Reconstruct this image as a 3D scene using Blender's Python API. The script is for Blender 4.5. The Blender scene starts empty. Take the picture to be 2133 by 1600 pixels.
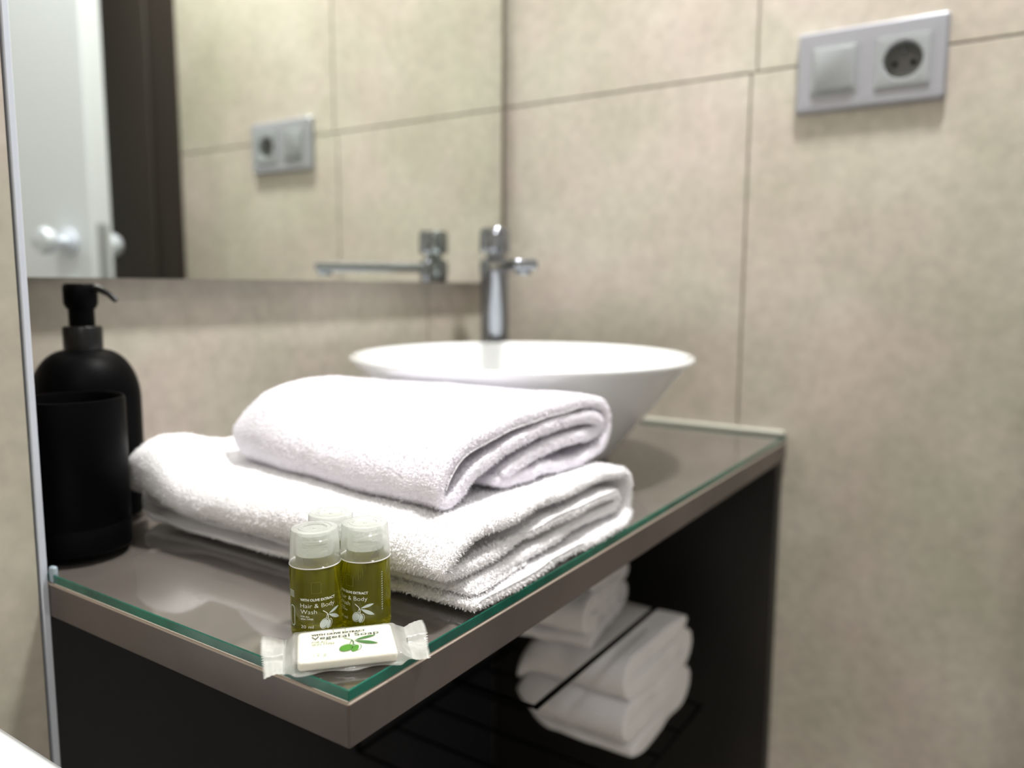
import bpy, bmesh, math, random
import numpy as np
from mathutils import Vector, Matrix, noise
random.seed(7); RNG = np.random.default_rng(7)
SC = bpy.context.scene
COL = SC.collection
PI = math.pi

# ------------------------------------------------------------------ camera
F, PITCH, YAW, ROLL = 1649.0, math.radians(-7.0), math.radians(33.4), math.radians(0.27)
ZT = 0.85                                   # top of the glass on the worktop
fw = Vector((math.cos(YAW)*math.cos(PITCH), math.sin(YAW)*math.cos(PITCH), math.sin(PITCH)))
rt = Vector((math.sin(YAW), -math.cos(YAW), 0)); up = rt.cross(fw)
r2 = rt*math.cos(ROLL) + up*math.sin(ROLL); u2 = up*math.cos(ROLL) - rt*math.sin(ROLL)
cam = bpy.data.cameras.new('camera'); co = bpy.data.objects.new('camera', cam); COL.objects.link(co)
co.matrix_world = Matrix(((r2.x, u2.x, -fw.x, 0), (r2.y, u2.y, -fw.y, 0), (r2.z, u2.z, -fw.z, ZT+0.187), (0, 0, 0, 1)))
cam.sensor_width = 36; cam.lens = 36*F/2133; cam.clip_start = 0.01
cam.dof.use_dof = True; cam.dof.focus_distance = 0.425; cam.dof.aperture_fstop = 3.9
SC.camera = co

# ------------------------------------------------------------------ light
w = bpy.data.worlds.new('world'); SC.world = w; w.use_nodes = True
w.node_tree.nodes['Background'].inputs[0].default_value = (0.8, 0.88, 1, 1)
w.node_tree.nodes['Background'].inputs[1].default_value = 0.3
def area(name, loc, size, power, col=(1, 0.985, 0.965), rot=(0, 0, 0), shape='DISK', spread=PI):
    l = bpy.data.lights.new(name, 'AREA'); l.energy = power; l.size = size; l.color = col; l.shape = shape
    l.spread = spread
    o = bpy.data.objects.new(name, l); o.location = loc; o.rotation_euler = rot; COL.objects.link(o); return o
LIGHTS = [(0.72, 0.10, 23.0), (-0.65, -0.75, 6.0)]
for lx, ly, pw in LIGHTS:
    area('ceiling_lamp_light', (lx, ly, 2.36), 0.17, pw)
SC.view_settings.view_transform = 'Standard'; SC.view_settings.look = 'None'
SC.view_settings.gamma = 1; SC.view_settings.use_curve_mapping = False
SC.view_settings.exposure = 0.5
SC.cycles.use_denoising = True
SC.cycles.max_bounces = 14; SC.cycles.transmission_bounces = 12; SC.cycles.transparent_max_bounces = 16
SC.cycles.diffuse_bounces = 5; SC.cycles.glossy_bounces = 6
SC.cycles.sample_clamp_indirect = 8.0

# ------------------------------------------------------------------ helpers
def srgb(*c):
    return tuple(((v/255)/12.92 if v/255 <= 0.04045 else ((v/255+0.055)/1.055)**2.4) for v in c) + (1,)
def mat(name, col=(0.8, 0.8, 0.8, 1), rough=0.5, metal=0, **k):
    m = bpy.data.materials.new(name); m.use_nodes = True
    b = m.node_tree.nodes['Principled BSDF']
    b.inputs['Base Color'].default_value = col; b.inputs['Roughness'].default_value = rough
    b.inputs['Metallic'].default_value = metal
    for kk, v in k.items():
        b.inputs[kk.replace('_', ' ')].default_value = v
    return m
def N(m, t, **k):
    n = m.node_tree.nodes.new(t)
    for a, b in k.items():
        if a.startswith('i_'):
            key = a[2:].replace('_', ' ')
            n.inputs[int(key) if key.isdigit() else key].default_value = b
        else: setattr(n, a, b)
    return n
def L(m, a, b): m.node_tree.links.new(a, b)
def bsdf(m): return m.node_tree.nodes['Principled BSDF']
def noisy(m, c1, c2, scale, detail=4, bump=0, bscale=None, lo=0.35, hi=0.65, dist=0.001):
    tc = N(m, 'ShaderNodeTexCoord'); n = N(m, 'ShaderNodeTexNoise', i_Scale=scale, i_Detail=detail)
    L(m, tc.outputs['Object'], n.inputs['Vector'])
    r = N(m, 'ShaderNodeValToRGB'); r.color_ramp.elements[0].position = lo; r.color_ramp.elements[1].position = hi
    r.color_ramp.elements[0].color = c1; r.color_ramp.elements[1].color = c2
    L(m, n.outputs['Fac'], r.inputs[0]); L(m, r.outputs[0], bsdf(m).inputs['Base Color'])
    if bump:
        n2 = N(m, 'ShaderNodeTexNoise', i_Scale=bscale or scale*6, i_Detail=5)
        L(m, tc.outputs['Object'], n2.inputs['Vector'])
        b = N(m, 'ShaderNodeBump', i_Strength=bump, i_Distance=dist)
        L(m, n2.outputs['Fac'], b.inputs['Height']); L(m, b.outputs[0], bsdf(m).inputs['Normal'])
    return m
def link(name, me, m=None, parent=None, smooth=False):
    me.name = name
    if m is not None:
        for x in (m if isinstance(m, (list, tuple)) else [m]): me.materials.append(x)
    if smooth: me.polygons.foreach_set('use_smooth', [True]*len(me.polygons))
    o = bpy.data.objects.new(name, me); COL.objects.link(o)
    if parent: o.parent = parent
    return o
def bmobj(name, bm, m=None, parent=None, smooth=False, sharp=None):
    me = bpy.data.meshes.new(name); bmesh.ops.recalc_face_normals(bm, faces=bm.faces); bm.to_mesh(me); bm.free()
    o = link(name, me, m, parent, smooth)
    if smooth and sharp: me.set_sharp_from_angle(angle=math.radians(sharp))
    return o
def box(bm, x0, x1, y0, y1, z0, z1, bev=0, seg=2):
    r = bmesh.ops.create_cube(bm, size=1)
    for v in r['verts']:
        v.co = ((x0+x1)/2+v.co.x*(x1-x0), (y0+y1)/2+v.co.y*(y1-y0), (z0+z1)/2+v.co.z*(z1-z0))
    if bev:
        es = list({e for v in r['verts'] for e in v.link_edges})
        bmesh.ops.bevel(bm, geom=es, offset=bev, segments=seg, profile=0.5, affect='EDGES')
    return bm
def face_weight(o):
    md = o.modifiers.new('weighted', 'WEIGHTED_NORMAL'); md.weight = 100; md.keep_sharp = True
def boxo(name, x0, x1, y0, y1, z0, z1, m, parent=None, bev=0, seg=2):
    o = bmobj(name, box(bmesh.new(), x0, x1, y0, y1, z0, z1, bev, seg), m, parent, smooth=bev > 0)
    if bev: face_weight(o)
    return o
def lathe(prof, seg=64, closed=False):
    bm = bmesh.new(); rings = []
    for r, z in prof:
        if r < 1e-6: rings.append([bm.verts.new((0, 0, z))])
        else: rings.append([bm.verts.new((r*math.cos(2*PI*i/seg), r*math.sin(2*PI*i/seg), z)) for i in range(seg)])
    prs = list(zip(rings, rings[1:])) + ([(rings[-1], rings[0])] if closed else [])
    for a, b in prs:
        for i in range(seg):
            j = (i+1) % seg
            if len(a) == 1 and len(b) == 1: continue
            if len(a) == 1: bm.faces.new((a[0], b[j], b[i]))
            elif len(b) == 1: bm.faces.new((a[i], a[j], b[0]))
            else: bm.faces.new((a[i], a[j], b[j], b[i]))
    return bm
def tube(path, rad, seg=10):
    bm = bmesh.new(); rings = []; P = [Vector(p) for p in path]
    if not isinstance(rad, (list, tuple)): rad = [rad]*len(P)
    for i, p in enumerate(P):
        t = (P[min(i+1, len(P)-1)]-P[max(i-1, 0)]).normalized()
        a = t.cross(Vector((0.13, 0.21, 1)) if abs(t.z) < 0.95 else Vector((1, 0.2, 0))).normalized(); b = t.cross(a)
        rings.append([bm.verts.new(p+(a*math.cos(2*PI*k/seg)+b*math.sin(2*PI*k/seg))*rad[i]) for k in range(seg)])
    for a, b in zip(rings, rings[1:]):
        for k in range(seg): bm.faces.new((a[k], a[(k+1) % seg], b[(k+1) % seg], b[k]))
    bm.faces.new(rings[0][::-1]); bm.faces.new(rings[-1])
    return bm
def thing(name, label, cat, loc=(0, 0, 0), rz=0, group=None):
    o = bpy.data.objects.new(name, None); COL.objects.link(o); o.empty_display_size = 0.02
    o.location = loc; o.rotation_euler = (0, 0, rz); tag(o, label, cat, group); return o
def tag(o, label, cat, group=None):
    o['label'] = label; o['category'] = cat
    if group: o['group'] = group
    return o
def struct(o, label=None):
    o['kind'] = 'structure'
    if label: o['label'] = label
    return o
def catmull(P, n):
    P = [np.array(p, float) for p in P]; P = [2*P[0]-P[1]] + P + [2*P[-1]-P[-2]]
    out = []
    for i in range(1, len(P)-2):
        a, b, c, d = P[i-1:i+3]
        for k in range(8):
            t = k/8; out.append(0.5*((2*b)+(c-a)*t+(2*a-5*b+4*c-d)*t*t+(3*b-a-3*c+d)*t**3))
    out.append(P[-2]); out = np.array(out)
    s = np.r_[0, np.cumsum(np.linalg.norm(np.diff(out, axis=0), axis=1))]
    q = np.linspace(0, s[-1], n)
    return np.stack([np.interp(q, s, out[:, k]) for k in range(out.shape[1])], 1)

# ------------------------------------------------------------------ materials
def tile_mat(name, c1, c2, c3):
    m = mat(name, rough=0.42); b = bsdf(m)
    tc = N(m, 'ShaderNodeTexCoord'); oi = N(m, 'ShaderNodeObjectInfo')
    n = N(m, 'ShaderNodeTexNoise', i_Scale=3.2, i_Detail=6, i_Roughness=0.62); L(m, tc.outputs['Object'], n.inputs['Vector'])
    r = N(m, 'ShaderNodeValToRGB'); e = r.color_ramp.elements
    e[0].position = 0.33; e[0].color = c1; e[1].position = 0.68; e[1].color = c3
    x = e.new(0.5); x.color = c2
    L(m, n.outputs['Fac'], r.inputs[0])
    n3 = N(m, 'ShaderNodeTexNoise', i_Scale=7.5, i_Detail=3); L(m, tc.outputs['Object'], n3.inputs['Vector'])
    r3 = N(m, 'ShaderNodeValToRGB'); q = r3.color_ramp.elements; q[0].position = 0.4; q[1].position = 0.6
    q[0].color = (0.47, 0.54, 0.47, 1); q[1].color = (0.55, 0.48, 0.50, 1); L(m, n3.outputs['Fac'], r3.inputs[0])
    m3 = N(m, 'ShaderNodeMix', data_type='RGBA', blend_type='OVERLAY'); m3.inputs[0].default_value = 0.22
    L(m, r.outputs[0], m3.inputs[6]); L(m, r3.outputs[0], m3.inputs[7])
    n2 = N(m, 'ShaderNodeTexNoise', i_Scale=70, i_Detail=4); L(m, tc.outputs['Object'], n2.inputs['Vector'])
    mx = N(m, 'ShaderNodeMix', data_type='RGBA', blend_type='OVERLAY'); mx.inputs[0].default_value = 0.22
    L(m, m3.outputs[2], mx.inputs[6]); L(m, n2.outputs['Fac'], mx.inputs[7]); L(m, mx.outputs[2], b.inputs['Base Color'])
    bp = N(m, 'ShaderNodeBump', i_Strength=0.15, i_Distance=0.0006); L(m, n2.outputs['Fac'], bp.inputs['Height'])
    L(m, bp.outputs[0], b.inputs['Normal'])
    return m
M = {}
M['tile'] = tile_mat('beige_stone_tile', srgb(164, 160, 145), srgb(177, 170, 158), srgb(192, 183, 174))
M['grout'] = mat('grout', srgb(140, 131, 118), 0.9)
M['plaster'] = mat('white_plaster', srgb(236, 234, 228), 0.85)
M['floor'] = noisy(mat('floor_tile', rough=0.4), srgb(150, 142, 130), srgb(170, 162, 150), 3)
M['alu'] = mat('aluminium_trim', srgb(206, 212, 224), 0.4, 0.3)
M['mirror'] = mat('mirror_silver', (0.9, 0.93, 0.88, 1), 0.0, 1.0)
M['mirrorback'] = mat('mirror_backing', srgb(70, 62, 54), 0.6)
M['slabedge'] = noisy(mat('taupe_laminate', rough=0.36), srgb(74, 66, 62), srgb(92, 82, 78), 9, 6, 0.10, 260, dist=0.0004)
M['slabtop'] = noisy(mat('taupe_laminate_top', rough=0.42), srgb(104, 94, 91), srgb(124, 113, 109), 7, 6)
M['chip'] = mat('worn_laminate_edge', srgb(172, 158, 146), 0.6)
M['dark'] = noisy(mat('charcoal_laminate', rough=0.5), srgb(17, 15, 15), srgb(24, 21, 20), 5)
M['navy'] = noisy(mat('blue_black_laminate', rough=0.5), srgb(24, 25, 31), srgb(32, 33, 40), 5)
M['porcelain'] = mat('white_porcelain', srgb(232, 234, 236), 0.08, 0, Coat_Weight=0.5)
M['chrome'] = mat('chrome', srgb(150, 154, 162), 0.08, 1.0)
M['black'] = mat('matt_black', (0.001, 0.001, 0.0014, 1), 0.45, 0, Specular_IOR_Level=0.05)
M['blackrim'] = mat('black_satin', (0.004, 0.004, 0.005, 1), 0.3, 0, Specular_IOR_Level=0.35)
M['silver'] = mat('silver_plastic', srgb(172, 174, 183), 0.32, 0.5)
M['silver2'] = mat('silver_plastic_insert', srgb(150, 154, 157), 0.42, 0.2)
M['socketshade'] = mat('socket_recess_shade', srgb(92, 92, 88), 0.5)  # recess floor coloured darker than the insert to paint in its shade
M['sealant'] = mat('pale_sealant', srgb(176, 176, 164), 0.45)
M['white_door'] = mat('white_door_paint', srgb(206, 211, 218), 0.4)
M['brown'] = mat('dark_brown_wood', srgb(44, 38, 32), 0.5)
M['lamp'] = mat('lamp_glow', (1, 1, 1, 1), 0.5)
bsdf(M['lamp']).inputs['Emission Color'].default_value = (1, 0.96, 0.9, 1); bsdf(M['lamp']).inputs['Emission Strength'].default_value = 12
# glass sheet: green polished edges, clear top
def schlick(m, f0):
    lw = N(m, 'ShaderNodeLayerWeight'); lw.inputs[0].default_value = 0.5
    p = N(m, 'ShaderNodeMath', operation='POWER'); p.inputs[1].default_value = 5.0; L(m, lw.outputs['Facing'], p.inputs[0])
    a = N(m, 'ShaderNodeMath', operation='MULTIPLY_ADD'); a.inputs[1].default_value = 1-f0; a.inputs[2].default_value = f0
    L(m, p.outputs[0], a.inputs[0]); return a
def clear_glass():
    m = bpy.data.materials.new('clear_glass_face'); m.use_nodes = True; nt = m.node_tree; nt.nodes.clear()
    o = N(m, 'ShaderNodeOutputMaterial'); mx = N(m, 'ShaderNodeMixShader'); t = N(m, 'ShaderNodeBsdfTransparent')
    t.inputs[0].default_value = (0.93, 0.96, 0.94, 1)
    g = N(m, 'ShaderNodeBsdfGlossy'); g.inputs['Roughness'].default_value = 0.03
    f = schlick(m, 0.12)
    L(m, f.outputs[0], mx.inputs[0]); L(m, t.outputs[0], mx.inputs[1]); L(m, g.outputs[0], mx.inputs[2]); L(m, mx.outputs[0], o.inputs[0])
    return m
M['glass'] = clear_glass()
M['under'] = bpy.data.materials.new('glass_underside'); M['under'].use_nodes = True; M['under'].node_tree.nodes.clear()
_o = N(M['under'], 'ShaderNodeOutputMaterial'); _t = N(M['under'], 'ShaderNodeBsdfTransparent'); L(M['under'], _t.outputs[0], _o.inputs[0])
M['glassedge'] = noisy(mat('green_glass_edge', rough=0.18), srgb(12, 74, 62), srgb(24, 104, 86), 30, 3, 0.2, 400, dist=0.0003)
# terry
def terry(name, c):
    m = mat(name, c, 0.95); b = bsdf(m)
    b.inputs['Sheen Weight'].default_value = 0.25; b.inputs['Sheen Roughness'].default_value = 0.5
    tc = N(m, 'ShaderNodeTexCoord'); v = N(m, 'ShaderNodeTexVoronoi', i_Scale=700); L(m, tc.outputs['Object'], v.inputs['Vector'])
    n = N(m, 'ShaderNodeTexNoise', i_Scale=160, i_Detail=5); L(m, tc.outputs['Object'], n.inputs['Vector'])
    a = N(m, 'ShaderNodeMath', operation='ADD'); L(m, v.outputs['Distance'], a.inputs[0]); L(m, n.outputs['Fac'], a.inputs[1])
    bp = N(m, 'ShaderNodeBump', i_Strength=0.55, i_Distance=0.0012); L(m, a.outputs[0], bp.inputs['Height']); L(m, bp.outputs[0], b.inputs['Normal'])
    return m
M['terry'] = terry('white_terry', srgb(244, 243, 246)); M['pile'] = mat('terry_loops', srgb(248, 247, 249), 0.8)
M['hem'] = mat('hem_stitch', srgb(240, 239, 243), 0.8)
M['terry_cool'] = terry('white_terry_upper', srgb(240, 237, 246)); M['pile_cool'] = mat('terry_loops_upper', srgb(245, 242, 249), 0.8)

# frosted translucent cap
def frosted():
    m = bpy.data.materials.new('frosted_polypropylene'); m.use_nodes = True; nt = m.node_tree; nt.nodes.clear()
    o = N(m, 'ShaderNodeOutputMaterial'); a = N(m, 'ShaderNodeMixShader'); b = N(m, 'ShaderNodeMixShader'); c = N(m, 'ShaderNodeMixShader')
    t = N(m, 'ShaderNodeBsdfTransparent'); t.inputs[0].default_value = (0.97, 0.98, 0.97, 1)
    d = N(m, 'ShaderNodeBsdfDiffuse'); d.inputs[0].default_value = (0.84, 0.86, 0.84, 1)
    tl = N(m, 'ShaderNodeBsdfTranslucent'); tl.inputs[0].default_value = (0.84, 0.86, 0.84, 1)
    g = N(m, 'ShaderNodeBsdfGlossy'); g.inputs['Roughness'].default_value = 0.12
    lw = N(m, 'ShaderNodeLayerWeight'); lw.inputs[0].default_value = 0.35
    mr = N(m, 'ShaderNodeMapRange'); mr.inputs[3].default_value = 0.23; mr.inputs[4].default_value = 0.8
    L(m, lw.outputs['Facing'], mr.inputs[0])
    fr = schlick(m, 0.04)
    a.inputs[0].default_value = 0.5; L(m, d.outputs[0], a.inputs[1]); L(m, tl.outputs[0], a.inputs[2])
    L(m, mr.outputs[0], b.inputs[0]); L(m, t.outputs[0], b.inputs[1]); L(m, a.outputs[0], b.inputs[2])
    L(m, fr.outputs[0], c.inputs[0]); L(m, b.outputs[0], c.inputs[1]); L(m, g.outputs[0], c.inputs[2]); L(m, c.outputs[0], o.inputs[0])
    return m
M['frost'] = frosted()
def oil():
    m = mat('olive_wash_liquid', (0.46, 0.44, 0.014, 1), 0.03, 0, IOR=1.36, Transmission_Weight=0.88)
    return m
M['oil'] = oil()
M['print'] = mat('white_print', srgb(232, 236, 236), 0.5)
M['print_faint'] = mat('faint_print', srgb(120, 122, 50), 0.5)
M['print_grey'] = mat('pale_grey_print', srgb(196, 206, 206), 0.5)
M['ink'] = mat('dark_green_ink', srgb(34, 44, 32), 0.5)
M['ink_mid'] = mat('grey_green_ink', srgb(60, 72, 58), 0.5)
M['ink_faint'] = mat('faint_ink', srgb(128, 142, 112), 0.5)
M['ink_pale'] = mat('pale_ink', srgb(168, 176, 166), 0.5)
M['olive_green'] = mat('olive_green_ink', srgb(72, 132, 34), 0.5)
M['leaf_green'] = mat('leaf_green_ink', srgb(66, 112, 58), 0.5)
M['white_ink'] = mat('white_ink', srgb(238, 240, 232), 0.5)
M['soap'] = mat('cream_soap', srgb(245, 245, 232), 0.45, 0, Subsurface_Weight=0.2, Subsurface_Scale=0.004)
def film():
    m = bpy.data.materials.new('wrapper_film'); m.use_nodes = True; nt = m.node_tree; nt.nodes.clear()
    o = N(m, 'ShaderNodeOutputMaterial'); a = N(m, 'ShaderNodeMixShader'); b = N(m, 'ShaderNodeMixShader'); c = N(m, 'ShaderNodeMixShader')
    t = N(m, 'ShaderNodeBsdfTransparent'); d = N(m, 'ShaderNodeBsdfDiffuse'); d.inputs[0].default_value = (0.86, 0.87, 0.84, 1)
    tl = N(m, 'ShaderNodeBsdfTranslucent'); tl.inputs[0].default_value = (0.86, 0.87, 0.84, 1)
    g = N(m, 'ShaderNodeBsdfGlossy'); g.inputs['Roughness'].default_value = 0.16
    tc = N(m, 'ShaderNodeTexCoord'); n = N(m, 'ShaderNodeTexNoise', i_Scale=140, i_Detail=3); L(m, tc.outputs['Object'], n.inputs['Vector'])
    bp = N(m, 'ShaderNodeBump', i_Strength=0.35, i_Distance=0.001); L(m, n.outputs['Fac'], bp.inputs['Height'])
    for q in (d, tl, g): L(m, bp.outputs[0], q.inputs['Normal'])
    lw = N(m, 'ShaderNodeLayerWeight'); lw.inputs[0].default_value = 0.3
    mr = N(m, 'ShaderNodeMapRange'); mr.inputs[3].default_value = 0.16; mr.inputs[4].default_value = 0.6
    L(m, lw.outputs['Facing'], mr.inputs[0])
    fr = schlick(m, 0.05)
    a.inputs[0].default_value = 0.4; L(m, d.outputs[0], a.inputs[1]); L(m, tl.outputs[0], a.inputs[2])
    L(m, mr.outputs[0], b.inputs[0]); L(m, t.outputs[0], b.inputs[1]); L(m, a.outputs[0], b.inputs[2])
    L(m, fr.outputs[0], c.inputs[0]); L(m, b.outputs[0], c.inputs[1]); L(m, g.outputs[0], c.inputs[2]); L(m, c.outputs[0], o.inputs[0])
    return m
M['film'] = film()

# ------------------------------------------------------------------ the room
XW, YM, YP, XP = 1.024, 0.704, 0.527, 0.248      # right wall, mirror wall, partition face, partition end
T = 0.010                                       # tile thickness
floor = struct(boxo('floor', -1.7, 1.3, -2.0, 0.85, -0.05, 0, M['floor']))
ceil = struct(boxo('ceiling', -1.7, 1.3, -2.0, 0.85, 2.40, 2.45, M['plaster']))
def wall_tiles(wall, axis, plane, spans, rows, jit=None):
    """tiles as single pieces standing proud of the grout bed; axis 'x' = wall plane x=plane facing -x, 'y' = facing -y"""
    g = 0.0013
    for ri, (z0, z1) in enumerate(rows):
        for (a0, a1) in spans[ri] if isinstance(spans[0], list) else spans:
            if axis == 'x': o = boxo('tile', plane, plane+T, a0+g, a1-g, z0+g, z1-g, M['tile'], wall, 0.0008, 1)
            else: o = boxo('tile', a0+g, a1-g, plane, plane+T, z0+g, z1-g, M['tile'], wall, 0.0008, 1)
rows = [(0, 0.104), (0.104, 1.304), (1.304, 2.40)]
wr = struct(boxo('wall_right', XW+0.0035, XW+0.1, -0.134, YM+0.1, 0, 2.4, M['grout']))
wall_tiles(wr, 'x', XW, [[(-0.134, 0.319), (0.319, YM)], [(-0.134, 0.319), (0.319, YM)], [(-0.134, 0.312), (0.312, YM)]], rows)
wm = struct(boxo('wall_mirror', XP-0.5, XW+0.003, YM+0.0035, YM+0.1, 0, 2.4, M['grout']))
wall_tiles(wm, 'y', YM, [(-0.24, 0.256), (0.256, 0.856), (0.856, XW-0.001)], rows)
wp = struct(boxo('wall_partition', -1.6, XP-0.003, YP+0.0035, YM-0.001, 0, 2.4, M['grout']))
wall_tiles(wp, 'y', YP, [(-1.55, -0.955), (-0.955, -0.355), (-0.355, XP-0.0035)], [(0, 1.2), (1.2, 2.4)])
# aluminium edge trim on the partition corner
bm = bmesh.new(); box(bm, XP-0.0036, XP+0.0008, YP-0.0012, YP+0.012, 0, 2.4, 0.0006, 1)
o = struct(bmobj('trim_1', bm, M['alu']), 'slim aluminium corner trim down the tiled wall edge')
# dark brown door lining continuing the right wall, room walls out of frame
wb = struct(boxo('door_1', XW-0.005, XW+0.07, -1.35, -0.136, 0, 2.25, M['brown']), 'dark brown door beside the tiled wall, seen in the mirror')
boxo('door_panel', XW-0.012, XW-0.004, -1.25, -0.22, 0.2, 2.05, M['brown'], wb, 0.003)
struct(boxo('wall_left', -1.65, -1.6, -2.0, 0.8, 0, 2.4, M['plaster']))
struct(boxo('wall_back', -1.6, 1.25, -1.95, -1.9, 0, 2.4, M['plaster']))
struct(boxo('wall_corridor', XW, XW+0.1, -1.9, -1.352, 0, 2.4, M['plaster']))
struct(boxo('wall_lintel', XW, XW+0.1, -1.352, -0.134, 2.25, 2.4, M['plaster']))
for i, (lx, ly, pw) in enumerate(LIGHTS):
    t = thing('ceiling_light', ['round ceiling lamp above the washbasin counter', 'round ceiling lamp in the middle of the bathroom'][i], 'lamp', (lx, ly, 2.40))
    bmobj('lamp_rim', lathe([(0.092, 0), (0.115, 0), (0.112, -0.012), (0.096, -0.016), (0.092, -0.006)], 48, True), M['alu'], t, True, 40)
    bmobj('lamp_diffuser', lathe([(0, -0.006), (0.0915, -0.006), (0.0915, -0.002), (0, -0.002)], 48), M['lamp'], t)

# white room door standing ajar (seen only in the mirror)
th = math.radians(74); dx, dy = math.cos(th), math.sin(th)
d = thing('white_door', 'white painted door standing ajar with round knobs, reflected at left of mirror', 'door', (0.83, -0.10, 0), th)
boxo('door_leaf', -0.80, 0, -0.025, 0.025, 0.01, 2.06, M['white_door'], d, 0.003)
boxo('lock_plate', -0.0005, 0.0015, -0.012, 0.012, 0.98, 1.15, M['silver2'], d)
for s in (1, -1):
    k = bmobj('door_knob', lathe([(0, 0), (0.024, 0), (0.024, 0.006), (0.010, 0.010), (0.009, 0.030), (0.020, 0.038), (0.025, 0.050), (0.020, 0.062), (0, 0.066)], 32), M['alu'], d, True, 50)
    k.rotation_euler = (-s*PI/2, 0, 0); k.location = (-0.055, s*0.025, 1.115)
    k = bmobj('turn_button', lathe([(0, 0), (0.020, 0), (0.020, 0.006), (0.009, 0.009), (0.008, 0.022), (0, 0.024)], 24), M['alu'], d, True, 50)
    k.rotation_euler = (-s*PI/2, 0, 0); k.location = (-0.055, s*0.025, 1.03)

# ------------------------------------------------------------------ mirror
mt = thing('wall_mirror', 'large frameless mirror on the tiled wall above the counter', 'mirror', (0.63, 0.70, 1.043))
x0, x1 = XP+0.004-0.63, 1.003-0.63
boxo('mirror_backing', x0+0.002, x1-0.002, -0.0125, 0.0035, 0.002, 1.0, M['mirrorback'], mt)
boxo('gap_shade_strip', x1+0.0002, x1+0.0115, -0.017, 0.0035, 0.0, 1.0, mat('dark_gap_shade', srgb(84, 76, 64), 0.6), mt)  # added dark strip standing in for shade in the gap beside the mirror
boxo('mirror_glass', x0, x1, -0.018, -0.0125, 0, 1.002, M['mirror'], mt)

# ------------------------------------------------------------------ counter
YF = 0.2545; YB = YM-0.0005
ct = thing('vanity_counter', 'taupe laminate washbasin counter with dark open niche below', 'counter', (0.636, 0.48, 0))
def cpart(name, x0, x1, y0, y1, z0, z1, m, bev=0): return boxo(name, x0-0.636, x1-0.636, y0-0.48, y1-0.48, z0, z1, m, ct, bev)
bm = box(bmesh.new(), XP+0.0008-0.636, XW-0.0005-0.636, YF-0.48, YB-0.48, ZT-0.0295, ZT-0.0062, 0.0013, 2)
me_faces = bm.faces
bm.normal_update()
wt = bmobj('worktop', bm, [M['slabedge'], M['slabtop'], M['chip']], ct, True); face_weight(wt)
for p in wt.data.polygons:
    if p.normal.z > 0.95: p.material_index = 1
    elif p.center.z > ZT-0.0079 and p.normal.z > 0.1: p.material_index = 2
cpart('back_panel', XP+0.002, XW-0.03, YM-0.016, YM-0.0005, 0.0, ZT-0.030, M['navy'])
cpart('side_panel', XW-0.026, XW-0.001, YF+0.004, YM-0.017, 0.0, ZT-0.030, M['dark'], 0.0006)
# silicone dab where the glass meets the partition
# glass sheet
gl = box(bmesh.new(), XP+0.0014, XW-0.0008, YF+0.0004, YB-0.0005, ZT-0.006, ZT, 0.0005, 1)
gs = bmobj('glass_sheet', gl, [M['glass'], M['glassedge'], M['under']])
tag(gs, 'clear glass sheet with green edges covering the counter top', 'glass')
for p in gs.data.polygons:
    if abs(p.normal.z) < 0.9: p.material_index = 1
    elif p.normal.z < 0: p.material_index = 2
for nm, a in (('right', (XW-0.0075-0.636, XW-0.0008-0.636, YF+0.002-0.48, YM-0.48-0.001)), ('back', (XP+0.002-0.636, XW-0.008-0.636, YM-0.0075-0.48, YM-0.0008-0.48))):
    bmobj('sealant_bead', box(bmesh.new(), *a, ZT, ZT+0.0065, 0.0025, 2), M['sealant'], ct, True)
sl = boxo('silicone_bead', 0, 0.004, 0, 0.006, 0, 0.011, mat('silicone', srgb(150, 165, 175), 0.3), None, 0.0015)
sl.location = (XP+0.0010, YP-0.0068, ZT-0.0055); sl.parent = ct; sl.location = Vector(sl.location)-Vector((0.636, 0.48, 0))
sl.location.z = ZT-0.0062

# ------------------------------------------------------------------ basin
bz = ZT
R0 = 0.178
prof = [(0, 0.0), (0.070, 0.0), (0.088, 0.001), (0.094, 0.005), (0.101, 0.014), (0.120, 0.040), (0.142, 0.070), (0.163, 0.098), (0.1735, 0.111), (0.1775, 0.1155),
        (0.1785, 0.1185), (0.1770, 0.1212), (0.1735, 0.1215), (0.1705, 0.1195), (0.167, 0.114), (0.152, 0.092), (0.130, 0.062), (0.105, 0.036), (0.075, 0.020), (0.040, 0.0135), (0.024, 0.012), (0.022, 0.010), (0, 0.010)]
prof = [(r*1.048, z*0.94) for r, z in prof]
bs = thing('washbasin', 'round white ceramic vessel basin standing on the counter', 'washbasin', (0.732, 0.470, ZT))
bmobj('bowl', lathe(prof, 128), M['porcelain'], bs, True)
bmobj('drain_cover', lathe([(0, 0.0095), (0.021, 0.0095), (0.022, 0.013), (0.018, 0.017), (0, 0.018)], 32), M['chrome'], bs, True, 50)

# ------------------------------------------------------------------ faucet
fa = math.atan2(-0.124, -0.114)
ft = thing('basin_faucet', 'tall chrome single-lever faucet behind the white basin', 'faucet', (0.908, 0.628, ZT), fa)
bmobj('base_ring', lathe([(0, 0), (0.026, 0), (0.026, 0.004), (0.0205, 0.007), (0, 0.007)], 48), M['chrome'], ft, True, 40)
bmobj('column', lathe([(0, 0.007), (0.0195, 0.007), (0.0195, 0.200), (0.021, 0.206), (0.021, 0.222), (0.017, 0.226), (0, 0.226)], 48), M['chrome'], ft, True, 40)
sp = boxo('spout', 0.008, 0.168, -0.015, 0.015, 0.207, 0.220, M['chrome'], ft, 0.004, 3)
a = bmobj('aerator', lathe([(0, -0.006), (0.009, -0.006), (0.010, -0.004), (0.010, 0), (0, 0)], 24), M['chrome'], sp, True, 40); a.location = (0.154, 0, 0.2072)
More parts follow.
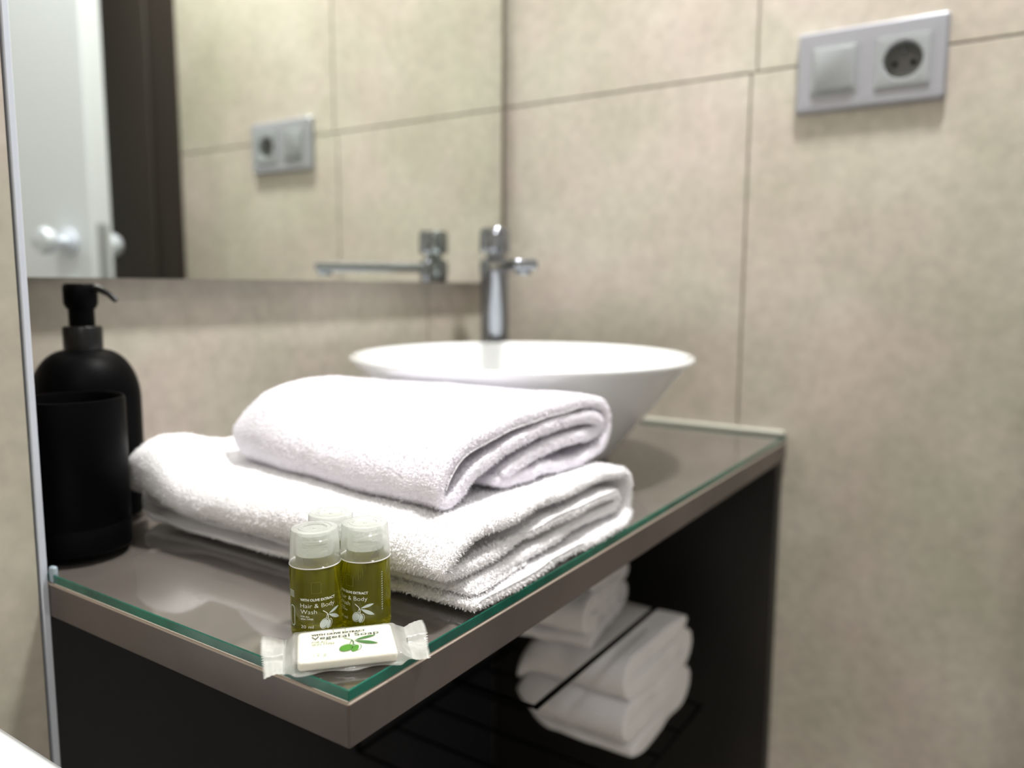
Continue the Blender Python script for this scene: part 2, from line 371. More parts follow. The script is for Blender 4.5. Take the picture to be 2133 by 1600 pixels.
bmobj('neck', lathe([(0, 0.225), (0.012, 0.225), (0.012, 0.234), (0, 0.234)], 32), M['chrome'], ft, True, 40)
bmobj('lever', lathe([(0, 0.233), (0.0195, 0.233), (0.021, 0.236), (0.021, 0.262), (0.0185, 0.266), (0, 0.267)], 48), M['chrome'], ft, True, 40)

# ------------------------------------------------------------------ socket plate
st = thing('switch_and_socket_plate', 'silver double wall plate with rocker switch and round power socket', 'socket', (XW, 0.181, 1.292))
def rrect(w, h, r, n=6):
    out = []
    for cx, cy, a0 in ((w/2-r, h/2-r, 0), (-w/2+r, h/2-r, PI/2), (-w/2+r, -h/2+r, PI), (w/2-r, -h/2+r, 1.5*PI)):
        for k in range(n+1):
            a = a0+PI/2*k/n; out.append((cx+r*math.cos(a), cy+r*math.sin(a)))
    return out
def plateloop(rings, hole=None):
    """rings: list of (outline, depth) -> faces loft; outline in (y,z), depth along -x"""
    bm = bmesh.new(); vs = [[bm.verts.new((-d, y, z)) for y, z in o] for o, d in rings]
    for a, b in zip(vs, vs[1:]):
        n = len(a)
        for i in range(n): bm.faces.new((a[i], a[(i+1) % n], b[(i+1) % n], b[i]))
    if hole:
        d = rings[-1][1]; cy, r = hole; c = [bm.verts.new((-d, cy+r*math.cos(2*PI*k/48), r*math.sin(2*PI*k/48))) for k in range(48)]
        es = [bm.edges.new((c[k], c[(k+1) % 48])) for k in range(48)]
        vl = vs[-1]; es += [bm.edges.get((vl[i], vl[(i+1) % len(vl)])) for i in range(len(vl))]
        bmesh.ops.triangle_fill(bm, edges=es, use_beauty=True)
    else: bm.faces.new(vs[-1])
    return bm
fr = bmobj('frame', plateloop([(rrect(0.160, 0.092, 0.003), 0.0002), (rrect(0.160, 0.092, 0.003), 0.006), (rrect(0.154, 0.086, 0.003), 0.0095), (rrect(0.146, 0.078, 0.003), 0.0098)], (-0.036, 0.0212)), M['silver'], st, True, 25)
def shift(o, dy): o.location.y = dy
rk = bmobj('rocker_surround', plateloop([(rrect(0.052, 0.056, 0.003), 0.0095), (rrect(0.052, 0.056, 0.003), 0.0112), (rrect(0.049, 0.053, 0.003), 0.0115)]), M['silver2'], st, True, 25); shift(rk, 0.037)
rr = bmobj('rocker', plateloop([(rrect(0.045, 0.048, 0.002), 0.011), (rrect(0.045, 0.048, 0.002), 0.0135), (rrect(0.042, 0.045, 0.002), 0.0142)]), M['silver2'], st, True, 25); shift(rr, 0.037)
# socket insert: square with round recess
def insert_mesh():
    bm = bmesh.new(); n = 48
    def sq(a, h):
        c, s = math.cos(a), math.sin(a); k = h/max(abs(c), abs(s)); return c*k, s*k
    rings = []
    for kind, v, d in (('s', 0.028, 0.0095), ('s', 0.028, 0.0116), ('s', 0.0268, 0.0120), ('c', 0.0215, 0.0120), ('c', 0.0205, 0.0115), ('c', 0.0195, -0.006), ('c', 0.0001, -0.006)):
        rings.append([bm.verts.new((-d, *(sq(2*PI*i/n, v) if kind == 's' else (v*math.cos(2*PI*i/n), v*math.sin(2*PI*i/n))))) for i in range(n)])
    for a, b in zip(rings, rings[1:]):
        for i in range(n): bm.faces.new((a[i], a[(i+1) % n], b[(i+1) % n], b[i]))
    return bm
so = bmobj('socket_insert', insert_mesh(), M['silver2'], st, True, 25); shift(so, -0.036); so.scale = (1, 1, 1)
for dy in (-0.0095, 0.0095):
    c = bmobj('contact_hole', lathe([(0, 0), (0.0028, 0), (0.0028, 0.0006), (0, 0.0006)], 16), M['black'], so); c.rotation_euler = (0, -PI/2, 0); c.location = (0.0055, dy, -0.002)
c = bmobj('earth_pin', lathe([(0, 0), (0.0024, 0), (0.0024, 0.012), (0.0012, 0.014), (0, 0.0142)], 16), M['chrome'], so, True, 40); c.rotation_euler = (0, -PI/2, 0); c.location = (0.0058, 0, 0.011)
st.location.x = XW-0.0001
# recess reaches behind the tile face: keep whole insert in front of the tile
so.scale = (0.62, 1, 1); so.location.x = -0.0048
so.data.materials.append(M['socketshade'])
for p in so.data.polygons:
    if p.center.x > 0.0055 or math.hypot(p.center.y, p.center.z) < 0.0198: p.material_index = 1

# ------------------------------------------------------------------ dispenser and tumbler
dp = thing('soap_dispenser', 'matt black round-shouldered soap dispenser with pump behind the tumbler', 'dispenser', (0.342, 0.640, ZT), math.radians(-62))
prof = [(0, 0), (0.038, 0), (0.0405, 0.002), (0.0405, 0.094)]
for k in range(1, 13):
    a = PI/2*k/12; prof.append((0.0135+0.027*math.cos(a), 0.094+0.041*math.sin(a)))
prof.append((0, 0.135))
bmobj('bottle', lathe(prof, 72), M['black'], dp, True, 50)
bmobj('collar', lathe([(0, 0.133), (0.0142, 0.133), (0.0145, 0.135), (0.0145, 0.1525), (0.0135, 0.154), (0, 0.154)], 40), M['blackrim'], dp, True, 40)
pu = bmobj('pump_stem', lathe([(0, 0.153), (0.0095, 0.153), (0.0095, 0.170), (0, 0.170)], 32), M['black'], dp, True, 40)
ph = bmobj('pump_head', lathe([(0, 0.168), (0.0105, 0.168), (0.0125, 0.172), (0.0125, 0.186), (0.011, 0.188), (0, 0.188)], 40), M['black'], dp, True, 40)
bmobj('nozzle', tube([(0.008, 0, 0.184), (0.016, 0, 0.184), (0.024, 0, 0.180), (0.030, 0, 0.1745)], [0.0035, 0.003, 0.0024, 0.0022], 12), M['blackrim'], ph, True, 40)
tm = thing('bathroom_tumbler', 'matt black cylindrical tumbler beside the wall corner', 'tumbler', (0.291, 0.565, ZT))
bmobj('cup', lathe([(0, 0), (0.033, 0), (0.0345, 0.0015), (0.0345, 0.0185), (0.0338, 0.0195), (0.0338, 0.0210), (0.0345, 0.022), (0.0345, 0.1055), (0.0338, 0.108), (0.0325, 0.108), (0.0318, 0.1055), (0.0318, 0.006), (0, 0.005)], 72), M['black'], tm, True, 35)

# ------------------------------------------------------------------ towels
def nz(x, y, z, s, seed=0): return noise.noise(Vector((x*s+seed, y*s-seed*0.7, z*s+seed*1.3)))
def towel_mesh(path, thick, y0, y1, N_=150, M_=90, seed=1, bulge=0.0016, wav=0.0022, zbase=None, backround=0.05, yfun=None, sag=None, backh=0.45):
    """a sheet of terry folded along `path` (x,z) and running from y0 (cut edges) to y1"""
    C = catmull(path, N_)
    Tn = np.gradient(C, axis=0); Tn /= np.linalg.norm(Tn, axis=1)[:, None]; Nn = np.stack([-Tn[:, 1], Tn[:, 0]], 1)
    ends = np.ones(N_); e = 5
    for k in range(e): ends[k] = ends[-1-k] = math.sqrt(1-((e-k)/(e+0.4))**2)
    h = thick/2*ends
    ring = np.concatenate([C+Nn*h[:, None], (C-Nn*h[:, None])[::-1]]); nr = len(ring)
    sid = np.r_[np.arange(N_), np.arange(N_)[::-1]]
    side = np.r_[np.ones(N_), -np.ones(N_)]
    zb = C[:, 1].min()-thick/2 if zbase is None else zbase
    t = np.r_[np.linspace(0, 0.012, 7)[:-1], np.linspace(0.012, 1, M_)]
    V = np.zeros((len(t), nr, 3))
    zmax = ring[:, 1].max(); xm = (ring[:, 0].min()+ring[:, 0].max())/2; xh = (ring[:, 0].max()-ring[:, 0].min())/2
    for j, tt in enumerate(t):
        # front edge lies back and forth a little, layer by layer
        edge = max(0.0, 1-tt/0.012)
        inset = math.sqrt(max(0, 1-(1-edge)**2)) if edge > 0 else 0
        for i in range(nr):
            x, z = ring[i]; s = sid[i]/N_
            fy = wav*nz(s*26, 0, seed, 1.0, seed)*1.0 + wav*1.6*nz(s*7, 3, seed, 1.0, seed)
            ylen = (y1-y0)
            y = y0 + ylen*tt + fy*(1-tt)
            cx, cz = C[sid[i]]
            sh = 1-0.85*(1-math.sqrt(max(0.0, 1-edge**2)))
            x = cx+(x-cx)*sh; z = cz+(z-cz)*sh
            # lumps
            b = bulge*nz(x, y, z, 22, seed)+bulge*0.5*nz(x, y, z, 60, seed+5)
            nx, nzv = Nn[sid[i]]; x += nx*b; z += nzv*b
            # rounded closed back end
            q = (y1-y)/backround
            if q < 1:
                q = max(q, 0); k = math.sqrt(1-(1-q)**2)
                zz = backh*(zmax-zb); z = zb+zz+(z-zb-zz)*(0.35+0.65*k)
                x = xm+(x-xm)*(0.95+0.05*k)
            if sag: x, y, z = sag(x, y, z)
            z = max(z, zb)
            V[j, i] = (x, y, z)
    nt_ = len(t); verts = V.reshape(-1, 3)
    faces = []
    for j in range(nt_-1):
        for i in range(nr):
            a = j*nr+i; b = j*nr+(i+1) % nr; faces.append((a, b, b+nr, a+nr))
    for j in (0, nt_-1):
        for k in range(N_-1):
            a, b, c, d_ = j*nr+k, j*nr+k+1, j*nr+nr-2-k, j*nr+nr-1-k
            faces.append((a, d_, c, b) if j == 0 else (a, b, c, d_))
    me = bpy.data.meshes.new('cloth'); me.from_pydata(verts.tolist(), [], faces); me.update()
    bm = bmesh.new(); bm.from_mesh(me); bmesh.ops.recalc_face_normals(bm, faces=bm.faces); bm.to_mesh(me); bm.free()
    return me, V
def tufts(me, count, length=0.0016, width=0.00028, ylim=None, yfade=0.12, seed=3, lx=None):
    rng = np.random.default_rng(seed)
    me.calc_loop_triangles(); nt_ = len(me.loop_triangles)
    tri = np.zeros(nt_*3, int); me.loop_triangles.foreach_get('vertices', tri); tri = tri.reshape(-1, 3)
    vc = np.zeros(len(me.vertices)*3); me.vertices.foreach_get('co', vc); vc = vc.reshape(-1, 3)
    A, B, C = vc[tri[:, 0]], vc[tri[:, 1]], vc[tri[:, 2]]
    cr = np.cross(B-A, C-A); ar = np.linalg.norm(cr, axis=1); nrm = cr/np.maximum(ar, 1e-15)[:, None]
    cy = (A[:, 1]+B[:, 1]+C[:, 1])/3
    wgt = ar*np.exp(-np.maximum(0, cy-ylim)/yfade)
    if lx is not None: wgt = wgt*np.where((A[:, 0]+B[:, 0]+C[:, 0])/3 < lx, 1.6, 0.8)
    idx = rng.choice(nt_, count, p=wgt/wgt.sum())
    u, v = rng.random(count), rng.random(count); m = u+v > 1; u[m], v[m] = 1-u[m], 1-v[m]
    P = A[idx]+(B-A)[idx]*u[:, None]+(C-A)[idx]*v[:, None]; n = nrm[idx]
    r = rng.normal(size=(count, 3)); tn = np.cross(n, r); tn /= np.linalg.norm(tn, axis=1)[:, None]; bt = np.cross(n, tn)
    l = length*rng.uniform(0.55, 1.25, count)[:, None]; w_ = width*rng.uniform(0.7, 1.3, count)[:, None]
    P0 = P-n*0.0002
    P1 = P+n*l*0.62+bt*l*0.22; P2 = P+n*l*0.80+bt*l*0.75
    Vv = np.stack([P0-tn*w_, P0+tn*w_, P1-tn*w_, P1+tn*w_, P2+tn*w_*0.3, P2-tn*w_*0.3], 1).reshape(-1, 3)
    b = np.arange(count)[:, None]*6
    fc = np.concatenate([b+np.array([[0, 1, 3, 2]]), b+np.array([[2, 3, 4, 5]])], 1).reshape(-1)
    m2 = bpy.data.meshes.new('terry_pile'); nv = count*6; nf = count*2
    m2.vertices.add(nv); m2.vertices.foreach_set('co', Vv.ravel()); m2.loops.add(nf*4); m2.loops.foreach_set('vertex_index', fc)
    m2.polygons.add(nf); m2.polygons.foreach_set('loop_start', np.arange(nf)*4); m2.polygons.foreach_set('loop_total', np.full(nf, 4)); m2.update()
    return m2
def hem(V, idxs, rad, j=5, lift=0.0):
    pts = [tuple(V[j, i]+np.array((0, -0.001, lift))) for i in idxs]
    return tube(pts, rad, 6)
def towel(label, path, thick, y0, y1, loc, rz, pm, lm, npile=0, **k):
    t = thing('folded_towel', label, 'towel', loc, rz, None)
    me, V = towel_mesh(path, thick, y0, y1, **k)
    link('towel_cloth', me, pm, t, True)
    return t, me, V
# lower bath towel: x 0.335..0.57, local origin (0.45, 0.42, ZT)
LX = 0.455
lowp = [(-0.106, 0.0040), (-0.06, 0.0036), (0.00, 0.0036), (0.060, 0.0036), (0.096, 0.0040), (0.109, 0.011), (0.1145, 0.022), (0.113, 0.034), (0.103, 0.0425), (0.07, 0.0445), (0.02, 0.0450), (-0.04, 0.0455),
        (-0.085, 0.0450), (-0.107, 0.0400), (-0.1155, 0.032), (-0.1150, 0.0245), (-0.104, 0.0225), (-0.06, 0.0255), (0.0, 0.0285), (0.06, 0.0290), (0.091, 0.0270), (0.098, 0.0215), (0.090, 0.0165), (0.05, 0.0165), (0, 0.0150), (-0.06, 0.0125), (-0.102, 0.0115)]
def lowsag(x, y, z):
    # the stack of layers is softer and higher towards the middle, lower layers splay to the front
    if z > 0.03:
        z += 0.001*math.exp(-((y-0.06)/0.09)**2)*math.exp(-((x+0.02)/0.09)**2)
        z -= 0.004*math.exp(-((y+0.158)/0.02)**2)*max(0, -x/0.1)
    g = max(0, min(1, (y-0.085)/0.05)); g = g*g*(3-2*g); lf = max(0, min(1, (-0.03-x)/0.07)); z *= 1+g*(0.16+0.30*lf*lf*(3-2*lf))
    if z < 0.010: y -= 0.005*max(0, 1-(y+0.16)/0.05) if y < -0.11 else 0
    x += 0.003*math.sin(y*23+1)*(z/0.045)
    return x, y, z
lt, lme, LV = towel('large white bath towel folded flat, bottom of the stack on the glass', lowp, 0.0078, -0.158, 0.166, (LX, 0.420, ZT+0.0004), 0, M['terry'], M['pile'],
    N_=230, M_=110, seed=2, bulge=0.0017, wav=0.0034, zbase=0.0, backround=0.022, sag=lowsag, backh=0.40)
pm = link('terry_pile', tufts(lme, 150000, 0.0017, 0.00022, ylim=-0.10, yfade=0.10, lx=-0.05), M['pile'], lt); pm['kind'] = 'stuff'
N1 = 230
ii = list(range(8, N1-6, 2)); 
bmobj('hem', hem(LV, [i for i in range(0, int(N1*0.16), 2)], 0.0006, j=2), M['hem'], lt, True)
bmobj('hem', hem(LV, [i for i in range(int(N1*0.62), int(N1*0.80), 2)], 0.0005, j=2), M['hem'], lt, True)
# upper hand towel
UX = 0.472
upp = [(-0.050, 0.0085), (-0.02, 0.0070), (0.02, 0.0055), (0.062, 0.0045), (0.086, 0.0065), (0.100, 0.016), (0.1035, 0.029), (0.097, 0.041), (0.078, 0.0475), (0.045, 0.0495), (0.0, 0.0480), (-0.045, 0.0430), (-0.078, 0.0345),
       (-0.096, 0.022), (-0.1015, 0.0105), (-0.094, 0.0050), (-0.084, 0.0090), (-0.064, 0.0225), (-0.02, 0.0335), (0.03, 0.0385), (0.066, 0.0380), (0.086, 0.0330), (0.0885, 0.0265), (0.077, 0.0225), (0.035, 0.0235), (-0.008, 0.0195), (-0.042, 0.0125)]
def upsag(x, y, z):
    f = (y+0.115)/0.23
    k = max(0, min(1, (x+0.07)/0.15)); k = k*k*(3-2*k); x += 0.018*f*(1-2.9*k)
    g = max(0, min(1, (y-0.0)/0.08)); z += 0.011*g*g*(3-2*g)*(1-k)*min(1.2, max(0, z)/0.032)
    if z > 0.01: z += 0.002*math.exp(-((y-0.0)/0.07)**2)
    if y < -0.07 and z < 0.014: z += 0.0022*max(0, math.sin(x*95+0.6))*min(1, (-0.07-y)/0.03)
    return x, y, z
ut, ume, UV_ = towel('smaller white hand towel folded in half, on top of the bath towel', upp, 0.0092, -0.132, 0.100, (UX, 0.418, ZT+0.0498), math.radians(-2), M['terry_cool'], M['pile_cool'],
    N_=210, M_=90, seed=9, bulge=0.0017, wav=0.0022, zbase=0.0, backround=0.022, sag=upsag, backh=0.42)
pm = link('terry_pile', tufts(ume, 110000, 0.0015, 0.00022, ylim=-0.08, yfade=0.10, seed=5), M['pile_cool'], ut); pm['kind'] = 'stuff'
bmobj('hem', hem(UV_, [i for i in range(int(210*0.30), int(210*0.54), 2)], 0.0005, j=2), M['hem'], ut, True)

# towels under the counter, on a thin black rack
def flat_path(w, layers, th, gap=0.001):
    P = []; z = th/2
    for k in range(layers):
        s = 1 if k % 2 == 0 else -1
        P += [(-s*w*0.98, z), (-s*w*0.4, z), (s*w*0.4, z), (s*w*0.96, z+0.0003)]
        if k < layers-1: P.append((s*(w+0.008), z+(th+gap)/2))
        z += th+gap
    return P
rk_ = thing('towel_rack', 'thin black wire rack with a front rail under the counter', 'rack', (0.70, 0.45, 0.5185))
def bar(name, a, b, r=0.0022): return bmobj(name, tube([a, b], r, 8), M['black'], rk_, True, 40)
HU = ZT-0.0296-0.5185
bar('rail', (-0.185, -0.135, 0.181), (0.07, -0.135, 0.181), 0.0024); bar('rail', (-0.185, 0.15, 0.181), (0.07, 0.15, 0.181), 0.0024)
bar('rail', (-0.10, -0.135, 0.0), (0.21, -0.135, 0.0), 0.0024); bar('rail', (-0.10, 0.15, 0.0), (0.21, 0.15, 0.0), 0.0024)
for xx in (-0.10, -0.04, 0.02, 0.08, 0.14, 0.21): bar('cross_wire', (xx, -0.135, 0.0), (xx, 0.15, 0.0), 0.0016)
for xx in (-0.185,): bar('cross_wire', (xx, -0.135, 0.181), (xx, 0.15, 0.181), 0.0016)
for xx in (-0.10, 0.21): bar('post', (xx, 0.15, 0.0), (xx, 0.15, HU), 0.0024)
bar('post', (-0.185, 0.15, 0.181), (-0.185, 0.15, HU), 0.0024)
def stack_towel(label, w, layers, th, y0, y1, loc, rz, seed, sag=None, mm='terry'):
    t, me, V = towel(label, flat_path(w, layers, th), th, y0, y1, loc, rz, M[mm], M['pile'], N_=120, M_=40, seed=seed, bulge=0.002, wav=0.003, zbase=0.0, backround=0.04, sag=sag)
    return t
stack_towel('thick folded white towel on the lower tier beneath the black rail', 0.078, 5, 0.0235, -0.12, 0.02, (0.822, 0.452, 0.5215), 0, 21)
def tsag(x, y, z): return x, y, z*(1-0.35*max(0, min(1, (x+0.09)/0.18)))
stack_towel('folded white towel lying upper and tilted behind the black rail', 0.072, 4, 0.021, -0.09, 0.06, (0.775, 0.475, 0.648), math.radians(10), 33, tsag)

# ------------------------------------------------------------------ white cistern at lower left
cs = thing('toilet_cistern', 'white ceramic toilet cistern at the lower left corner of the photo', 'toilet', (0.0, 0.425, 0))
bmc = bmesh.new(); out = rrect(0.374, 0.196, 0.055, 10)
def loft(rings, cap=True):
    bm = bmesh.new(); vs = [[bm.verts.new(p) for p in r] for r in rings]
    for a, b in zip(vs, vs[1:]):
        n = len(a)
        for i in range(n): bm.faces.new((a[i], a[(i+1) % n], b[(i+1) % n], b[i]))
    if cap: bm.faces.new(vs[0][::-1]); bm.faces.new(vs[-1])
    return bm
def rr3(w, h, r, z): return [(x, y, z) for x, y in rrect(w, h, r, 10)]
bmc.free()
bmobj('tank', loft([rr3(0.30, 0.160, 0.045, 0.0), rr3(0.31, 0.165, 0.05, 0.38), rr3(0.352, 0.180, 0.05, 0.42), rr3(0.362, 0.186, 0.05, 0.770)]), M['porcelain'], cs, True, 50)
bmobj('lid', loft([rr3(0.366, 0.190, 0.052, 0.770), rr3(0.374, 0.196, 0.055, 0.774), rr3(0.374, 0.196, 0.055, 0.790), rr3(0.370, 0.192, 0.053, 0.797), rr3(0.360, 0.182, 0.048, 0.800)]), M['porcelain'], cs, True, 50)
bmobj('flush_button', lathe([(0, 0.800), (0.022, 0.800), (0.022, 0.804), (0.018, 0.806), (0, 0.806)], 32), M['chrome'], cs, True, 40)

# ------------------------------------------------------------------ print helpers
def text_bm(s, size, offset=0.0, align='LEFT', xs=1.0, spacing=1.0):
    cu = bpy.data.curves.new('lettering', 'FONT'); cu.body = s; cu.size = size; cu.offset = offset; cu.align_x = align
    cu.resolution_u = 3; cu.space_character = spacing
    o = bpy.data.objects.new('lettering', cu); COL.objects.link(o)
    dg = bpy.context.evaluated_depsgraph_get(); me = bpy.data.meshes.new_from_object(o.evaluated_get(dg))
    bm = bmesh.new(); bm.from_mesh(me)
    bpy.data.objects.remove(o); bpy.data.meshes.remove(me); bpy.data.curves.remove(cu)
    xsz = [v.co.x for v in bm.verts]
    for v in bm.verts: v.co.x *= xs
    return bm
def fit_text(s, width, size, x, y, offset=0.0, spacing=1.0):
    """text whose left base is (x,y), cap size `size`, stretched to width"""
    bm = text_bm(s, size/0.72, offset, 'LEFT', 1.0, spacing)
    a = min(v.co.x for v in bm.verts); b = max(v.co.x for v in bm.verts)
    for v in bm.verts: v.co.x = x+(v.co.x-a)/(b-a)*width; v.co.y += y
    return bm
def poly_bm(pts):
    bm = bmesh.new(); f = bm.faces.new([bm.verts.new((p[0], p[1], 0)) for p in pts]); bmesh.ops.triangulate(bm, faces=[f]); return bm
def ell(cx, cy, a, b, rot, n=32, a0=0, a1=2*PI):
    c, s = math.cos(rot), math.sin(rot)
    return [(cx+a*math.cos(t)*c-b*math.sin(t)*s, cy+a*math.cos(t)*s+b*math.sin(t)*c) for t in [a0+(a1-a0)*k/(n-(a1-a0 < 6.2)) for k in range(n)]]
def ring_bm(o1, o2, closed=True):
    bm = bmesh.new(); A = [bm.verts.new((*p, 0)) for p in o1]; B = [bm.verts.new((*p, 0)) for p in o2]; n = len(A)
    for i in range(n if closed else n-1): bm.faces.new((A[i], A[(i+1) % n], B[(i+1) % n], B[i]))
    return bm
def leaf(x0_, y0_, x1_, y1_, w_, n=12, asym=0.5):
    d = Vector((x1_-x0_, y1_-y0_)); nn = Vector((-d.y, d.x)).normalized(); A = []; B = []
    for k in range(n+1):
        t = k/n; h = w_*(math.sin(PI*t**1.15))**0.85 if 0 < t < 1 else 0
        p = Vector((x0_, y0_))+d*t
        A.append(tuple(p+nn*h*asym)); B.append(tuple(p-nn*h*(1-asym)))
    return A+B[::-1][1:-1]
def stroke(pts, w_):
    pts = [Vector(p) for p in catmull(pts, 14)]; A = []; B = []
    for i, p in enumerate(pts):
        t = (pts[min(i+1, len(pts)-1)]-pts[max(0, i-1)]).normalized(); n = Vector((-t.y, t.x))
        A.append(tuple(p+n*w_/2)); B.append(tuple(p-n*w_/2))
    return ring_bm(A, B, False)
def bend(bm, R, a0, off):
    """wrap x around a cylinder of radius R (x=0 at angle a0), y -> height"""
    xs = [v.co.x for v in bm.verts]
    x = math.floor(min(xs)/0.0007)*0.0007
    while x < max(xs):
        bmesh.ops.bisect_plane(bm, geom=bm.verts[:]+bm.edges[:]+bm.faces[:], plane_co=(x, 0, 0), plane_no=(1, 0, 0)); x += 0.0007
    bmesh.ops.triangulate(bm, faces=bm.faces[:])
    for v in bm.verts:
        a = a0+v.co.x/R; z = v.co.y; v.co = ((R+off)*math.cos(a), (R+off)*math.sin(a), z)
    return bm
def join(bms):
    out = bmesh.new()
    for b in bms:
        me = bpy.data.meshes.new('tmp'); b.to_mesh(me); b.free(); out.from_mesh(me); bpy.data.meshes.remove(me)
    return out
# ------------------------------------------------------------------ little bottles
RB = 0.0136; HB = 0.0395; HT = 0.0585
def olive_art(s, x, y):
    """two olives, stem and two leaves: returns (fills, lines, leaves) drawn about (x,y), s = scale"""
    P = lambda u, v: (x+u*s, y+v*s)
    o1 = lambda k: ell(*P(0.0, 0.0), 4.4*s*k, 3.5*s*k, math.radians(55), 36)
    o2c = P(3.6, -1.1)
    fills = [poly_bm(ell(*P(-0.35, -0.05), 3.6*s, 2.7*s, math.radians(52), 32)), poly_bm(ell(o2c[0]-0.2*s, o2c[1]-0.3*s, 3.4*s, 1.6*s, math.radians(72), 28))]
    lines = [ring_bm(o1(1.0), ell(*P(0.0, 0.0), 4.05*s, 3.1*s, math.radians(55), 36)),
             ring_bm(ell(*o2c, 4.1*s, 2.6*s, math.radians(68), 30, -2.4, 1.7), ell(*o2c, 3.75*s, 2.25*s, math.radians(68), 30, -2.4, 1.7), False),
             stroke([P(-1.2, 10.6), P(0.9, 9.0), P(2.4, 7.4), P(3.0, 5.4), P(2.9, 3.3)], 0.55*s),
             stroke([P(2.4, 7.4), P(1.6, 5.0), P(1.2, 3.6)], 0.35*s)]
    leaves = [poly_bm(leaf(*P(3.4, 7.2), *P(14.0, 10.4), 2.3*s, asym=0.6)), poly_bm(leaf(*P(3.2, 6.8), *P(14.4, 1.2), 3.0*s))]
    return fills, lines, leaves
def make_bottle(label, loc, ang):
    b = thing('shampoo_bottle', label, 'bottle', loc, 0)
    body = [(0, 0.0006), (0.0105, 0.0006), (0.0122, 0), (0.0132, 0.0008), (RB, 0.0025), (RB, HB-0.0005), (RB-0.0004, HB), (0.0108, HB+0.0012), (0.0102, HB+0.003), (0.0102, HB+0.0048), (0, HB+0.0048)]
    bd = bmobj('bottle_body', lathe(body, 96), M['oil'], b, True, 40)
    nk = [(0, HB+0.0050), (0.0100, HB+0.0050), (0.0100, HB+0.0075), (0.0092, HB+0.0080), (0.0092, HB+0.0092), (0.0099, HB+0.0098), (0.0099, HB+0.0104), (0.0092, HB+0.0110), (0.0092, HB+0.0122), (0.0099, HB+0.0128), (0.0099, HB+0.0134), (0.0090, HB+0.0140), (0.0090, HB+0.0160), (0, HB+0.0160)]
    bmobj('bottle_neck', lathe(nk, 64), M['frost'], b, True, 40)
    cp = [(0.01335, HB-0.0002), (0.01365, HB+0.0004), (0.01255, HT-0.0010), (0.01215, HT-0.0002), (0.01165, HT), (0.0092, HT), (0.0090, HT-0.0004), (0.0086, HT-0.0004), (0.0084, HT), (0.0066, HT), (0.0063, HT-0.0009), (0.0010, HT-0.0009), (0.0007, HT-0.0003), (0, HT-0.0002)]
    cap = bmobj('bottle_cap', lathe(cp, 96), M['frost'], b, True, 30)
    rim = bmobj('cap_rim', lathe([(0.0132, HB+0.0001), (0.01375, HB), (0.0138, HB+0.0003), (0.01365, HB+0.0006)], 96, True), M['hem'], cap, True, 60)
    off = 0.00006
    W = 0.0192; xl = -W/2
    def T_(s, w_, h, x, y, o=0): return bend(fit_text(s, w_, h, x, y, o), RB, ang, off)
    # text, left edge at xl; widths as printed
    tx = join([T_('WITH OLIVE EXTRACT', W, 0.00135, xl, 0.0223, 0.00005), T_('Hair & Body', W*0.98, 0.0024, xl, 0.0186, -0.00004), T_('Wash', W*0.46, 0.0024, xl, 0.0153, -0.00004),
               T_('FOR ALL', W*0.26, 0.00085, xl, 0.0134, 0.00001), T_('SKIN TYPES', W*0.36, 0.00085, xl, 0.0120, 0.00001), T_('20 ml', W*0.36, 0.0017, xl, 0.0074, -0.00001)])
    bmobj('label_lettering', tx, M['print'], bd)
    fl, ln, lv = olive_art(0.00068, xl+0.0128, 0.0095)
    bmobj('olive_print', join([bend(q, RB, ang, off) for q in fl+lv]), M['print_grey'], bd)
    bmobj('olive_outline', join([bend(q, RB, ang, off*1.6) for q in ln]), M['print'], bd)
    o1 = rrect(0.0050, 0.0062, 0.0005, 3); o2 = rrect(0.0047, 0.0059, 0.0004, 3)
    em = ring_bm([(x-0.0008, y+0.0295) for x, y in o1], [(x-0.0008, y+0.0295) for x, y in o2])
    bmobj('emblem_outline', bend(em, RB, ang, off), M['print_faint'], bd)
    # ingredient lines further round the side
    li = [bend(poly_bm([(-0.0185, y), (-0.0140, y), (-0.0140, y+0.00035), (-0.0185, y+0.00035)]), RB, ang, off) for y in [0.0265, 0.0257, 0.0249, 0.0241, 0.0233]]
    bx = ring_bm([(x-0.0160, y+0.0130) for x, y in rrect(0.0044, 0.0115, 0.002, 5)], [(x-0.0160, y+0.0130) for x, y in rrect(0.0034, 0.0105, 0.0016, 5)])
    li.append(bend(bx, RB, ang, off))
    li += [bend(poly_bm([(0.0175, y), (0.0182, y+0.0003), (0.0182, y+0.0008), (0.0175, y+0.0005)]), RB, ang, off) for y in np.arange(0.012, 0.034, 0.0013)]
    o = bmobj('side_print', join(li), M['print_grey'], bd); o['kind'] = 'stuff'
    return b
def facing(px, py, extra): return math.atan2(-py, -px)+math.radians(extra)
B1 = (0.2862, 0.3155); B2 = (0.3085, 0.3000); B3 = (0.3110, 0.3290)
make_bottle('small olive-green wash bottle at front left, whole label facing the camera', (*B1, ZT), facing(*B1, 4))
make_bottle('small olive-green wash bottle at the right, label turned left, beside the towel', (*B2, ZT), facing(*B2, -36))
make_bottle('small olive-green wash bottle behind the other two, only its cap showing', (*B3, ZT), facing(*B3, 150))

# ------------------------------------------------------------------ wrapped soap
sa = math.atan2(-0.665, 0.746)
sp_ = thing('wrapped_soap_bar', 'small cream soap bar in clear crimped wrapper lying at the counter corner', 'soap', (0.2755, 0.2822, ZT), sa)
HS = 0.0068
SL, SWd = 0.0485, 0.0345
bmobj('soap_bar', box(bmesh.new(), -SL/2, SL/2, -SWd/2, SWd/2, 0.0011, HS, 0.0021, 4), M['soap'], sp_, True, 60)
